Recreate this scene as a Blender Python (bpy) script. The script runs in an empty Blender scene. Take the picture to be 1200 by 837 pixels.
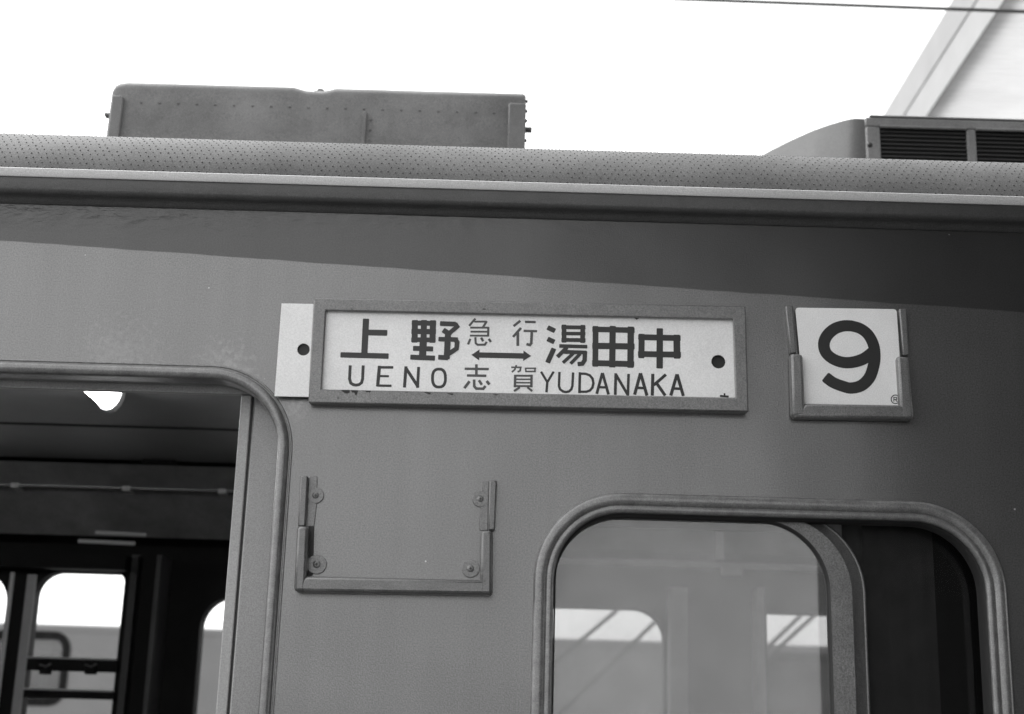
import bpy, bmesh, math, random
from mathutils import Vector, Matrix, geometry
R = math.radians
random.seed(7)
SC = bpy.context.scene
COL = SC.collection

# ------------------------------------------------------------------ camera
F_PX = 1667.0; PITCH = R(15.5); ROLL = R(1.66)
CAM = Vector((0.0, -2.16, 1.45))
r0 = Vector((1, 0, 0)); fw = Vector((0, math.cos(PITCH), math.sin(PITCH))); u0 = Vector((0, -math.sin(PITCH), math.cos(PITCH)))
rt = math.cos(ROLL) * r0 + math.sin(ROLL) * u0
up = -math.sin(ROLL) * r0 + math.cos(ROLL) * u0
cd = bpy.data.cameras.new('camera'); cam = bpy.data.objects.new('camera', cd); COL.objects.link(cam)
cam.matrix_world = Matrix(((rt.x, up.x, -fw.x, CAM.x), (rt.y, up.y, -fw.y, CAM.y), (rt.z, up.z, -fw.z, CAM.z), (0, 0, 0, 1)))
cd.sensor_width = 36.0; cd.lens = 36.0 * F_PX / 1200.0
cd.clip_start = 0.05; cd.clip_end = 3000
cd.dof.use_dof = True; cd.dof.focus_distance = 2.3; cd.dof.aperture_fstop = 5.0
SC.camera = cam

# ------------------------------------------------------------------ sky, sun, exposure
SUN_EL, SUN_AZ = R(58), R(-62)      # azimuth clockwise from +Y: beyond the train, to the left (the side is in open shade)
w = bpy.data.worlds.new('World'); SC.world = w; w.use_nodes = True
nt = w.node_tree; nt.nodes.clear()
sky = nt.nodes.new('ShaderNodeTexSky'); sky.sky_type = 'NISHITA'; sky.sun_disc = False
sky.sun_elevation = SUN_EL; sky.sun_rotation = SUN_AZ; sky.air_density = 1.5; sky.dust_density = 2.5; sky.ozone_density = 1.0
bw = nt.nodes.new('ShaderNodeRGBToBW')                 # black-and-white film
bg = nt.nodes.new('ShaderNodeBackground'); bg.inputs['Strength'].default_value = 0.15
out = nt.nodes.new('ShaderNodeOutputWorld')
nt.links.new(sky.outputs[0], bw.inputs[0]); nt.links.new(bw.outputs[0], bg.inputs['Color']); nt.links.new(bg.outputs[0], out.inputs[0])
sd = bpy.data.lights.new('sun', 'SUN'); sd.energy = 1.5; sd.angle = R(14); sd.color = (1, 1, 1)
so = bpy.data.objects.new('sun', sd); COL.objects.link(so)
sdir = Vector((math.sin(SUN_AZ) * math.cos(SUN_EL), math.cos(SUN_AZ) * math.cos(SUN_EL), math.sin(SUN_EL)))
so.rotation_euler = sdir.to_track_quat('Z', 'Y').to_euler(); so.location = (-4, -6, 8)
SC.view_settings.view_transform = 'Standard'; SC.view_settings.look = 'None'
SC.view_settings.gamma = 1.0; SC.view_settings.use_curve_mapping = False
SC.view_settings.exposure = 2.0
SC.render.engine = 'CYCLES'
SC.cycles.use_denoising = True; SC.cycles.sample_clamp_indirect = 1.0; SC.cycles.max_bounces = 10; SC.cycles.transparent_max_bounces = 16

# ------------------------------------------------------------------ pixel -> point on the plane y = Y
def P(px, py, Y=0.0):
    d = rt * (px - 600.0) + up * (418.5 - py) + fw * F_PX
    return CAM + d * ((Y - CAM.y) / d.y)
def Q(px, py, Y=0.0):
    p = P(px, py, Y); return (p.x, p.z)

def atz(px, py, z):
    d = rt * (px - 600.0) + up * (418.5 - py) + fw * F_PX; return CAM + d * ((z - CAM.z) / d.z)

# ------------------------------------------------------------------ materials
MATS = {}
def mat(name, base, rough=0.5, var=0.12, scale=9.0, bump=0.0, bscale=60.0, ior=1.5, metal=0.0, speck=0.0, coord='Object', grain=0.0):
    m = bpy.data.materials.new(name); m.use_nodes = True; MATS[name] = m
    n = m.node_tree; b = n.nodes['Principled BSDF']
    b.inputs['Roughness'].default_value = rough; b.inputs['IOR'].default_value = ior; b.inputs['Metallic'].default_value = metal
    tc = n.nodes.new('ShaderNodeTexCoord'); co = tc.outputs[coord]
    no = n.nodes.new('ShaderNodeTexNoise'); no.inputs['Scale'].default_value = scale; no.inputs['Detail'].default_value = 7; no.inputs['Roughness'].default_value = 0.65
    n.links.new(co, no.inputs['Vector'])
    mr = n.nodes.new('ShaderNodeMapRange'); mr.inputs[1].default_value = 0.3; mr.inputs[2].default_value = 0.7
    mr.inputs[3].default_value = base * (1 - var); mr.inputs[4].default_value = base * (1 + var)
    n.links.new(no.outputs[0], mr.inputs[0]); last = mr.outputs[0]
    if grain:
        g = n.nodes.new('ShaderNodeTexNoise'); g.inputs['Scale'].default_value = 520; g.inputs['Detail'].default_value = 2
        n.links.new(co, g.inputs['Vector'])
        gm = n.nodes.new('ShaderNodeMapRange'); gm.inputs[1].default_value = 0.25; gm.inputs[2].default_value = 0.75
        gm.inputs[3].default_value = 1 - grain; gm.inputs[4].default_value = 1 + grain
        n.links.new(g.outputs[0], gm.inputs[0])
        mu = n.nodes.new('ShaderNodeMath'); mu.operation = 'MULTIPLY'; n.links.new(last, mu.inputs[0]); n.links.new(gm.outputs[0], mu.inputs[1]); last = mu.outputs[0]
    if speck:
        v = n.nodes.new('ShaderNodeTexVoronoi'); v.inputs['Scale'].default_value = 22
        n.links.new(co, v.inputs['Vector'])
        s = n.nodes.new('ShaderNodeMapRange'); s.inputs[1].default_value = 0.030; s.inputs[2].default_value = 0.055; s.inputs[3].default_value = 1; s.inputs[4].default_value = 0
        n.links.new(v.outputs['Distance'], s.inputs[0])
        mx = n.nodes.new('ShaderNodeMix'); mx.data_type = 'FLOAT'
        n.links.new(s.outputs[0], mx.inputs[0]); n.links.new(last, mx.inputs[2]); mx.inputs[3].default_value = speck; last = mx.outputs[0]
    m['last'] = 0
    n.links.new(last, b.inputs['Base Color'])
    if bump:
        nb = n.nodes.new('ShaderNodeTexNoise'); nb.inputs['Scale'].default_value = bscale; nb.inputs['Detail'].default_value = 5
        n.links.new(co, nb.inputs['Vector'])
        bu = n.nodes.new('ShaderNodeBump'); bu.inputs['Strength'].default_value = bump; bu.inputs['Distance'].default_value = 0.004
        n.links.new(nb.outputs[0], bu.inputs['Height']); n.links.new(bu.outputs[0], b.inputs['Normal'])
    return m

# body paint: light (orange on the real car) below, dark (green) above a slanting line
PA, PB = P(0, 282), P(1200, 366)
def body_paint(name, light, dark):
    m = mat(name, 0.1, 0.30, ior=1.55)
    n = m.node_tree; b = n.nodes['Principled BSDF']
    tc = n.nodes.new('ShaderNodeTexCoord'); co = tc.outputs['Object']
    sx = n.nodes.new('ShaderNodeSeparateXYZ'); n.links.new(co, sx.inputs[0])
    def math_(op, a, c=None, d=None):
        q = n.nodes.new('ShaderNodeMath'); q.operation = op
        for i, v in enumerate((a, c, d)):
            if v is None: continue
            if isinstance(v, (int, float)): q.inputs[i].default_value = v
            else: n.links.new(v, q.inputs[i])
        return q.outputs[0]
    k = (PB.z - PA.z) / (PB.x - PA.x)
    line = math_('MULTIPLY_ADD', sx.outputs[0], k, PA.z - k * PA.x)
    dz = math_('SUBTRACT', sx.outputs[2], line)
    wob = n.nodes.new('ShaderNodeTexNoise'); wob.inputs['Scale'].default_value = 14; n.links.new(co, wob.inputs['Vector'])
    dz2 = math_('MULTIPLY_ADD', math_('SUBTRACT', wob.outputs[0], 0.5), 0.004, dz)
    mask = n.nodes.new('ShaderNodeMapRange'); mask.inputs[1].default_value = -0.0008; mask.inputs[2].default_value = 0.0008
    n.links.new(dz2, mask.inputs[0])
    big = n.nodes.new('ShaderNodeTexNoise'); big.inputs['Scale'].default_value = 3.0; big.inputs['Detail'].default_value = 8; big.inputs['Roughness'].default_value = 0.7
    n.links.new(co, big.inputs['Vector'])
    fine = n.nodes.new('ShaderNodeTexNoise'); fine.inputs['Scale'].default_value = 430; fine.inputs['Detail'].default_value = 2; n.links.new(co, fine.inputs['Vector'])
    gain = math_('MULTIPLY', math_('MULTIPLY_ADD', big.outputs[0], 0.5, 0.75), math_('MULTIPLY_ADD', fine.outputs[0], 2.4, -0.2))
    base = n.nodes.new('ShaderNodeMix'); base.data_type = 'FLOAT'
    n.links.new(mask.outputs[0], base.inputs[0]); base.inputs[2].default_value = light; base.inputs[3].default_value = dark
    ms = n.nodes.new('ShaderNodeMapping'); ms.inputs['Scale'].default_value = (26, 26, 1.6); n.links.new(co, ms.inputs[0])
    stn = n.nodes.new('ShaderNodeTexNoise'); stn.inputs['Scale'].default_value = 1.0; stn.inputs['Detail'].default_value = 5; n.links.new(ms.outputs[0], stn.inputs['Vector'])
    gain = math_('MULTIPLY', gain, math_('MULTIPLY_ADD', stn.outputs[0], 0.4, 0.8))
    col = math_('MULTIPLY', base.outputs[0], gain)
    # chips: tiny pale flecks and a few dark nicks
    v = n.nodes.new('ShaderNodeTexVoronoi'); v.inputs['Scale'].default_value = 17; n.links.new(co, v.inputs['Vector'])
    fl = n.nodes.new('ShaderNodeMapRange'); fl.inputs[1].default_value = 0.018; fl.inputs[2].default_value = 0.032; fl.inputs[3].default_value = 0.8; fl.inputs[4].default_value = 0
    n.links.new(v.outputs['Distance'], fl.inputs[0])
    chip = n.nodes.new('ShaderNodeMix'); chip.data_type = 'FLOAT'
    n.links.new(fl.outputs[0], chip.inputs[0]); n.links.new(col, chip.inputs[2]); chip.inputs[3].default_value = 0.4
    last = chip.outputs[0]
    for (px, py, rad_, amt) in ((265, 432, 0.075, 0.35), (140, 418, 0.10, 0.2), (345, 480, 0.03, 0.3)):
        pc = P(px, py); vd = n.nodes.new('ShaderNodeVectorMath'); vd.operation = 'DISTANCE'; n.links.new(co, vd.inputs[0]); vd.inputs[1].default_value = (pc.x, 0, pc.z)
        fall = n.nodes.new('ShaderNodeMapRange'); fall.inputs[1].default_value = 0; fall.inputs[2].default_value = rad_; fall.inputs[3].default_value = 0.30; fall.inputs[4].default_value = 0; n.links.new(vd.outputs['Value'], fall.inputs[0])
        sn = n.nodes.new('ShaderNodeTexNoise'); sn.inputs['Scale'].default_value = 95; sn.inputs['Detail'].default_value = 6; sn.inputs['Roughness'].default_value = 0.7; n.links.new(co, sn.inputs['Vector'])
        th = n.nodes.new('ShaderNodeMapRange'); th.inputs[1].default_value = 0.62; th.inputs[2].default_value = 0.85; n.links.new(math_('ADD', sn.outputs[0], fall.outputs[0]), th.inputs[0])
        gate = math_('MULTIPLY', th.outputs[0], math_('MULTIPLY', math_('GREATER_THAN', fall.outputs[0], 0.0), amt))
        q_ = n.nodes.new('ShaderNodeMix'); q_.data_type = 'FLOAT'; n.links.new(gate, q_.inputs[0]); n.links.new(last, q_.inputs[2]); q_.inputs[3].default_value = 0.30; last = q_.outputs[0]
    n.links.new(last, b.inputs['Base Color'])
    # roughness with soft variation, upper band duller
    rr = math_('MULTIPLY_ADD', big.outputs[0], 0.22, 0.20)
    n.links.new(math_('MULTIPLY_ADD', mask.outputs[0], 0.10, rr), b.inputs['Roughness'])
    b.inputs['Coat Weight'].default_value = 1.0; n.links.new(math_('MULTIPLY', math_('MULTIPLY_ADD', mask.outputs[0], -0.72, 1.0), math_('MULTIPLY', math_('MULTIPLY_ADD', math_('MULTIPLY', stn.outputs[0], big.outputs[0]), 0.35, 0.89), math_('MULTIPLY_ADD', fine.outputs[0], 0.7, 0.62))), b.inputs['Coat Weight'])
    # relief: gentle sheet waviness, paint grain, lumpy old sealer right under the gutter
    wav = n.nodes.new('ShaderNodeTexNoise'); wav.inputs['Scale'].default_value = 2.2; wav.inputs['Detail'].default_value = 2; n.links.new(co, wav.inputs['Vector'])
    b1 = n.nodes.new('ShaderNodeBump'); b1.inputs['Strength'].default_value = 0.55; b1.inputs['Distance'].default_value = 0.02; n.links.new(wav.outputs[0], b1.inputs['Height'])
    b2 = n.nodes.new('ShaderNodeBump'); b2.inputs['Strength'].default_value = 0.22; b2.inputs['Distance'].default_value = 0.001
    n.links.new(fine.outputs[0], b2.inputs['Height']); n.links.new(b1.outputs[0], b2.inputs['Normal'])
    st = n.nodes.new('ShaderNodeMapping'); st.inputs['Scale'].default_value = (26, 30, 55); n.links.new(co, st.inputs[0])
    lump = n.nodes.new('ShaderNodeTexNoise'); lump.inputs['Scale'].default_value = 1.0; lump.inputs['Detail'].default_value = 4; n.links.new(st.outputs[0], lump.inputs['Vector'])
    zt = P(600, 250).z
    band = n.nodes.new('ShaderNodeMapRange'); band.inputs[1].default_value = zt - 0.055; band.inputs[2].default_value = zt + 0.005; n.links.new(sx.outputs[2], band.inputs[0])
    bx_ = n.nodes.new('ShaderNodeMapRange'); bx_.inputs[1].default_value = 0.25; bx_.inputs[2].default_value = -0.75; n.links.new(sx.outputs[0], bx_.inputs[0])
    lm = math_('MULTIPLY', math_('MULTIPLY', band.outputs[0], bx_.outputs[0]), lump.outputs[0])
    b3 = n.nodes.new('ShaderNodeBump'); b3.inputs['Strength'].default_value = 0.6; b3.inputs['Distance'].default_value = 0.016
    n.links.new(lm, b3.inputs['Height']); n.links.new(b2.outputs[0], b3.inputs['Normal'])
    n.links.new(b3.outputs[0], b.inputs['Normal']); n.links.new(b3.outputs[0], b.inputs['Coat Normal'])
    return m
body_paint('body_paint', 0.040, 0.012)
def coat(n, w_=1.0, ior=1.6, r_=0.25):
    b = MATS[n].node_tree.nodes['Principled BSDF']; b.inputs['Coat Weight'].default_value = w_; b.inputs['Coat IOR'].default_value = ior; b.inputs['Coat Roughness'].default_value = r_
coat('body_paint', 1.0, 1.85, 0.27)
mat('frame_paint', 0.095, 0.36, 0.22, 24, 0.22, 260, 1.55, grain=0.5, speck=0.02)
mat('holder_paint', 0.062, 0.30, 0.25, 30, 0.25, 200, 1.55, grain=0.5, speck=0.012)
mat('dark_paint', 0.050, 0.38, 0.15, 20, 0.15, 120, 1.5, grain=0.4)
mat('bead_paint', 0.12, 0.30, 0.32, 55, 0.15, 200, 1.55, grain=0.4)
mat('gutter_edge', 0.42, 0.5, 0.06, 8, 0.05, 200, grain=0.22)
mat('roof_cloth', 0.10, 0.75, 0.26, 3.5, 0.06, 150, grain=0.35)
mat('dent_shade', 0.02, 0.8, 0.1)
mat('unit_paint', 0.155, 0.7, 0.25, 7, 0.15, 60, grain=0.35)
mat('unit_pale', 0.10, 0.6, 0.12, 5, 0.1, 60, grain=0.22)
mat('grille', 0.012, 0.6, 0.2, 20)
mat('board_enamel', 0.72, 0.40, 0.07, 9, 0.02, 90, grain=0.11)
mat('ink', 0.012, 0.45, 0.15, 30)
mat('red_ink', 0.055, 0.45, 0.12, 30)
mat('chip_dark', 0.012, 0.7, 0.2, 40)
mat('steel', 0.45, 0.35, 0.1, 20, metal=1.0)
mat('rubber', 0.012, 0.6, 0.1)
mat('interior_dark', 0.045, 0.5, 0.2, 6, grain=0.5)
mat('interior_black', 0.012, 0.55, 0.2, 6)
mat('interior_grey', 0.42, 0.45, 0.15, 6, grain=0.5)
mat('cove_paint', 0.18, 0.35, 0.35, 5, grain=0.5)
mat('ceiling_paint', 0.19, 0.5, 0.12, 5, grain=0.5)
mat('door_paint', 0.15, 0.35, 0.08, 6, 0.05, 200, 1.5, grain=0.35)
mat('door_edge', 0.30, 0.45, 0.08, 10, grain=0.22)
mat('far_paint', 0.26, 0.5, 0.06, 3)
mat('floor_lino', 0.05, 0.5, 0.15)
mat('asphalt', 0.06, 0.9, 0.25, 4, 0.3, 80, grain=0.5)
mat('concrete', 0.22, 0.9, 0.2, 3, 0.2, 40)
mat('ballast_mat', 0.12, 0.95, 0.5, 30, 0.6, 25)
mat('timber_dark', 0.012, 0.8, 0.3, 8, 0.2, 60)
mat('white_steel', 0.21, 0.5, 0.08, 3)
mat('grey_steel', 0.19, 0.5, 0.08, 3)
mat('wire_metal', 0.03, 0.5, 0.1)
mat('rail_steel', 0.25, 0.35, 0.2, 10, metal=0.8)
mat('render_wall', 0.75, 0.9, 0.15, 1.5)
mat('glass_dark', 0.03, 0.3, 0.2, 3)
mat('blind', 0.065, 0.8, 0.2, 14)
def glass(name, ior=1.5, dirt=0.02, tint=0.9):
    m = bpy.data.materials.new(name); m.use_nodes = True; MATS[name] = m
    n = m.node_tree; n.nodes.clear()
    o = n.nodes.new('ShaderNodeOutputMaterial'); tr = n.nodes.new('ShaderNodeBsdfTransparent'); gl = n.nodes.new('ShaderNodeBsdfGlossy'); gl.inputs['Roughness'].default_value = 0.02
    tr.inputs[0].default_value = (tint, tint, tint, 1)
    fr = n.nodes.new('ShaderNodeFresnel'); fr.inputs[0].default_value = ior
    mx = n.nodes.new('ShaderNodeMixShader'); n.links.new(fr.outputs[0], mx.inputs[0]); n.links.new(tr.outputs[0], mx.inputs[1]); n.links.new(gl.outputs[0], mx.inputs[2])
    df = n.nodes.new('ShaderNodeBsdfDiffuse'); df.inputs[0].default_value = (0.5, 0.5, 0.5, 1)
    tc = n.nodes.new('ShaderNodeTexCoord'); no = n.nodes.new('ShaderNodeTexNoise'); no.inputs['Scale'].default_value = 4; no.inputs['Detail'].default_value = 8; n.links.new(tc.outputs['Object'], no.inputs['Vector'])
    mr = n.nodes.new('ShaderNodeMapRange'); mr.inputs[3].default_value = dirt * 0.4; mr.inputs[4].default_value = dirt * 1.6; n.links.new(no.outputs[0], mr.inputs[0])
    m2 = n.nodes.new('ShaderNodeMixShader'); n.links.new(mr.outputs[0], m2.inputs[0]); n.links.new(mx.outputs[0], m2.inputs[1]); n.links.new(df.outputs[0], m2.inputs[2])
    n.links.new(m2.outputs[0], o.inputs[0]); return m
for n_ in ('interior_black', 'far_paint', 'blind', 'timber_dark', 'unit_pale', 'unit_paint', 'grey_steel', 'white_steel', 'roof_cloth'): MATS[n_].node_tree.nodes['Principled BSDF'].inputs['Specular IOR Level'].default_value = 0.08
for n_ in ('frame_paint', 'holder_paint', 'bead_paint', 'door_paint'): coat(n_, 0.8, 1.55, 0.25)
glass('glass', 1.95, 0.13, 0.64)
glass('glass_clean', 1.5, 0.006, 0.8)
glass('glass_thin', 1.35, 0.002)
def emis(name, s):
    m = bpy.data.materials.new(name); m.use_nodes = True; MATS[name] = m
    n = m.node_tree; n.nodes.clear(); o = n.nodes.new('ShaderNodeOutputMaterial'); e = n.nodes.new('ShaderNodeEmission'); e.inputs[1].default_value = s
    n.links.new(e.outputs[0], o.inputs[0])
emis('lamp_glow', 7.5)
def translucent(name):
    m = bpy.data.materials.new(name); m.use_nodes = True; MATS[name] = m
    n = m.node_tree; n.nodes.clear(); o = n.nodes.new('ShaderNodeOutputMaterial')
    t = n.nodes.new('ShaderNodeBsdfTranslucent'); d = n.nodes.new('ShaderNodeBsdfDiffuse'); mx = n.nodes.new('ShaderNodeMixShader')
    tc = n.nodes.new('ShaderNodeTexCoord'); no = n.nodes.new('ShaderNodeTexNoise'); no.inputs['Scale'].default_value = 2.5; no.inputs['Detail'].default_value = 6; n.links.new(tc.outputs['Object'], no.inputs['Vector'])
    mr = n.nodes.new('ShaderNodeMapRange'); mr.inputs[3].default_value = 0.26; mr.inputs[4].default_value = 0.38; n.links.new(no.outputs[0], mr.inputs[0])
    n.links.new(mr.outputs[0], t.inputs[0]); n.links.new(mr.outputs[0], d.inputs[0]); mx.inputs[0].default_value = 0.35
    n.links.new(t.outputs[0], mx.inputs[1]); n.links.new(d.outputs[0], mx.inputs[2]); n.links.new(mx.outputs[0], o.inputs[0])
translucent('plastic_sheet')

# ------------------------------------------------------------------ mesh helpers
def obj(name, bm, m, parent=None, smooth=False, bevel=0.0, segs=2, autosmooth=None):
    me = bpy.data.meshes.new(name)
    bmesh.ops.recalc_face_normals(bm, faces=bm.faces[:])
    bm.to_mesh(me); bm.free()
    for mm in (m if isinstance(m, (list, tuple)) else [m]): me.materials.append(MATS[mm])
    o = bpy.data.objects.new(name, me); COL.objects.link(o)
    if smooth:
        for p in me.polygons: p.use_smooth = True
        if autosmooth: me.set_sharp_from_angle(angle=R(autosmooth))
    if bevel:
        b = o.modifiers.new('bevel', 'BEVEL'); b.width = bevel; b.segments = segs; b.limit_method = 'ANGLE'; b.angle_limit = R(35); b.harden_normals = False
        for p in me.polygons: p.use_smooth = True
        me.set_sharp_from_angle(angle=R(35))
    if parent: o.parent = parent
    return o
def empty(name, loc=(0, 0, 0), parent=None):
    o = bpy.data.objects.new(name, None); COL.objects.link(o); o.location = loc
    if parent: o.parent = parent
    return o
def tag(o, label, cat, group=None):
    o['label'] = label; o['category'] = cat
    if group: o['group'] = group
    return o
def struct(o): o['kind'] = 'structure'; return o
def box(bm, x0, x1, y0, y1, z0, z1):
    v = [bm.verts.new((x, y, z)) for z in (z0, z1) for y in (y0, y1) for x in (x0, x1)]
    for f in ((0, 2, 3, 1), (4, 5, 7, 6), (0, 1, 5, 4), (2, 6, 7, 3), (0, 4, 6, 2), (1, 3, 7, 5)): bm.faces.new([v[i] for i in f])
    return bm
def nb(): return bmesh.new()
def prism(bm, pts, y0, y1):
    """pts: (x,z) outline, made into a slab between y0 (front) and y1"""
    a = [bm.verts.new((x, y0, z)) for x, z in pts]; b = [bm.verts.new((x, y1, z)) for x, z in pts]
    bm.faces.new(a); bm.faces.new(b[::-1]); n = len(pts)
    for i in range(n): bm.faces.new((a[i], b[i], b[(i + 1) % n], a[(i + 1) % n]))
    return bm
def holed(bm, outer, holes, y0, y1):
    """slab with openings"""
    loops = [outer] + holes
    tri = geometry.tessellate_polygon([[Vector((x, z, 0)) for x, z in l] for l in loops])
    flat = [p for l in loops for p in l]
    a = [bm.verts.new((x, y0, z)) for x, z in flat]; b = [bm.verts.new((x, y1, z)) for x, z in flat]
    for t in tri:
        bm.faces.new([a[i] for i in t]); bm.faces.new([b[i] for i in reversed(t)])
    k = 0
    for l in loops:
        n = len(l)
        for i in range(n):
            j = (i + 1) % n; bm.faces.new((a[k + i], b[k + i], b[k + j], a[k + j]))
        k += n
    return bm
def rrect(x0, x1, z0, z1, r, n=12):
    """rounded rectangle; r single or (tr, tl, bl, br)"""
    rs = r if isinstance(r, (tuple, list)) else (r,) * 4
    pts = []
    for (cx, cz, a0), q in zip(((x1, z1, 0), (x0, z1, 90), (x0, z0, 180), (x1, z0, 270)), rs):
        sx = -1 if cx == x1 else 1; sz = -1 if cz == z1 else 1
        for i in range(n + 1):
            a = R(a0 + 90 * i / n); pts.append((cx + sx * q + q * math.cos(a), cz + sz * q + q * math.sin(a)))
    return pts
def ring_sweep(bm, path, prof, closed=True):
    """sweep profile (offset outward, y) round a closed (x,z) path (counter-clockwise)"""
    n = len(path); rows = []
    for i in range(n):
        p = Vector(path[i]); a = Vector(path[i - 1] if (closed or i > 0) else path[i]); c = Vector(path[(i + 1) % n] if (closed or i < n - 1) else path[i])
        t = (c - a)
        if t.length < 1e-9: t = Vector((1, 0))
        t.normalize(); nrm = Vector((t.y, -t.x))
        rows.append([bm.verts.new((p.x + nrm.x * o, y, p.y + nrm.y * o)) for o, y in prof])
    m = len(prof)
    for i in range(n if closed else n - 1):
        j = (i + 1) % n
        for k in range(m - 1): bm.faces.new((rows[i][k], rows[j][k], rows[j][k + 1], rows[i][k + 1]))
    return bm
def dedupe(pts, eps=1e-5):
    o = []
    for p in pts:
        if not o or (Vector(p) - Vector(o[-1])).length > eps: o.append(p)
    if (Vector(o[0]) - Vector(o[-1])).length < eps: o.pop()
    return o
def halfround(w, h, y=0.0, n=8, off=0.0):
    return [(off + w / 2 * math.cos(math.pi * i / n), y - h * math.sin(math.pi * i / n)) for i in range(n + 1)]
def xsweep(bm, prof, x0, x1, segs=1, close=False):
    """profile of (y,z) swept along x"""
    rows = [[bm.verts.new((x0 + (x1 - x0) * s / segs, y, z)) for y, z in prof] for s in range(segs + 1)]
    m = len(prof)
    for s in range(segs):
        for k in range(m if close else m - 1):
            l = (k + 1) % m
            bm.faces.new((rows[s][k], rows[s + 1][k], rows[s + 1][l], rows[s][l]))
    if close:
        bm.faces.new(rows[0]); bm.faces.new(rows[-1][::-1])
    return bm
def tube(bm, pts, rad, n=8, cap=True):
    rows = []
    for i, p in enumerate(pts):
        p = Vector(p); t = (Vector(pts[min(i + 1, len(pts) - 1)]) - Vector(pts[max(i - 1, 0)])).normalized()
        a = Vector((0, 0, 1)) if abs(t.z) < 0.9 else Vector((1, 0, 0))
        u = t.cross(a).normalized(); v = t.cross(u)
        rows.append([bm.verts.new(p + rad * (math.cos(2 * math.pi * k / n) * u + math.sin(2 * math.pi * k / n) * v)) for k in range(n)])
    for i in range(len(rows) - 1):
        for k in range(n): bm.faces.new((rows[i][k], rows[i][(k + 1) % n], rows[i + 1][(k + 1) % n], rows[i + 1][k]))
    if cap: bm.faces.new(rows[0]); bm.faces.new(rows[-1][::-1])
    return bm
def dome(bm, c, r, h, n=10, rings=3, axis='y'):
    """low round head facing -y"""
    top = bm.verts.new((c[0], c[1] - h, c[2])); prev = None; first = None; rows = []
    for j in range(1, rings + 1):
        a = math.pi / 2 * j / rings
        rows.append([bm.verts.new((c[0] + r * math.sin(a) * math.cos(2 * math.pi * k / n), c[1] - h * math.cos(a), c[2] + r * math.sin(a) * math.sin(2 * math.pi * k / n))) for k in range(n)])
    for k in range(n): bm.faces.new((top, rows[0][k], rows[0][(k + 1) % n]))
    for j in range(rings - 1):
        for k in range(n): bm.faces.new((rows[j][k], rows[j + 1][k], rows[j + 1][(k + 1) % n], rows[j][(k + 1) % n]))
    return bm

# ------------------------------------------------------------------ the car
X0, X1 = -6.0, 6.0
WIDTH = 2.90
FLOOR = 0.20
car = empty('train_car', (0, 0, -0.92))
tag(car, 'two-tone railway carriage with open doorway and riveted boxes on its roof', 'train')
car_kids = []
def cobj(name, bm, m, parent=None, **k):
    o = obj(name, bm, m, None, **k)
    if parent is None:
        o.parent = car; o.matrix_parent_inverse = Matrix.Translation((0, 0, 0.92))
    else:
        o.parent = parent
    return o

# openings in the near side
dxr = P(322.5, 600).x; dzt = P(130, 438.5).z          # doorway: right and top edges of the opening
dxl = dxr - 1.0
DR = 0.115
door_path = dedupe(rrect(dxl, dxr, FLOOR, dzt, (DR, DR, 0.004, 0.004), 14))
wx0 = P(637, 740).x; wx1 = P(1169, 740).x; wzt = P(880, 595).z; wzb = wzt - 0.80
WR = 0.118
win_path = dedupe(rrect(wx0, wx1, wzb, wzt, WR, 16))
ZW = P(600, 262).z                                  # top of the flat side, under the gutter
WALL_T = 0.060
bm = holed(nb(), [(X0, -0.15), (X1, -0.15), (X1, ZW + 0.03), (X0, ZW + 0.03)], [door_path[::-1], win_path[::-1]], 0.0, WALL_T)
cobj('side_wall', bm, 'body_paint')

# gutter
zg_top = P(600, 212.5, -0.025).z; zg_mid = P(600, 223, -0.027).z; zg_bot = P(600, 242, -0.021).z; zg_in = P(600, 256, 0.0).z
prof = [(-0.0235, zg_mid - 0.0006), (-0.0225, zg_bot + 0.007), (-0.0210, zg_bot + 0.003), (-0.0185, zg_bot + 0.0005), (-0.0150, zg_bot - 0.001), (-0.010, zg_bot - 0.003), (-0.0055, zg_bot - 0.007), (-0.0025, zg_bot - 0.012), (-0.0012, zg_in), (0.02, zg_in), (0.02, zg_mid - 0.0006)]
cobj('gutter', xsweep(nb(), prof, X0, X1, 1, True), 'dark_paint', smooth=True, autosmooth=50)
prof = [(-0.0262, zg_mid), (-0.0272, zg_mid + 0.002), (-0.0252, zg_top - 0.0015), (-0.0235, zg_top - 0.0004), (-0.018, zg_top - 0.001), (-0.012, zg_mid + 0.003), (0.01, zg_mid)]
cobj('gutter_lip', xsweep(nb(), prof, X0, X1, 1, True), 'gutter_edge', smooth=True, autosmooth=40)

# roof
def roof_profile(inset=0.0):
    pts = []; y, z = -0.008 + inset, zg_mid + 0.004; a = 80.0
    Rs = 0.160; n = 18
    for i in range(n + 1):
        pts.append((y, z)); da = (80 - 22) / n; s = Rs * R(da)
        am = R(80 - da * (i + 0.5)); y += s * math.cos(am); z += s * math.sin(am)
    L = WIDTH / 2 - pts[-1][0]; n2 = 14; y, z = pts[-1]
    for i in range(n2):
        am = R(22 * (1 - (i + 0.5) / n2)); dy = L / n2; y += dy; z += dy * math.tan(am); pts.append((y, z))
    half = pts[:]
    return half + [(WIDTH - q, s) for q, s in half[-2::-1]]
RP = roof_profile()
ZR = max(z for y, z in RP)
def roof_z(y):
    for (ya, za), (yb, zb) in zip(RP, RP[1:]):
        if ya <= y <= yb: return za + (zb - za) * (y - ya) / (yb - ya)
    return ZR
bm = xsweep(nb(), RP + [(WIDTH - 0.02, RP[-1][1] - 0.03), (WIDTH / 2, ZR - 0.12), (0.02, RP[0][1] - 0.03)], X0, X1, 12, True)
cobj('roof', bm, 'roof_cloth', smooth=True, autosmooth=35)
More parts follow.
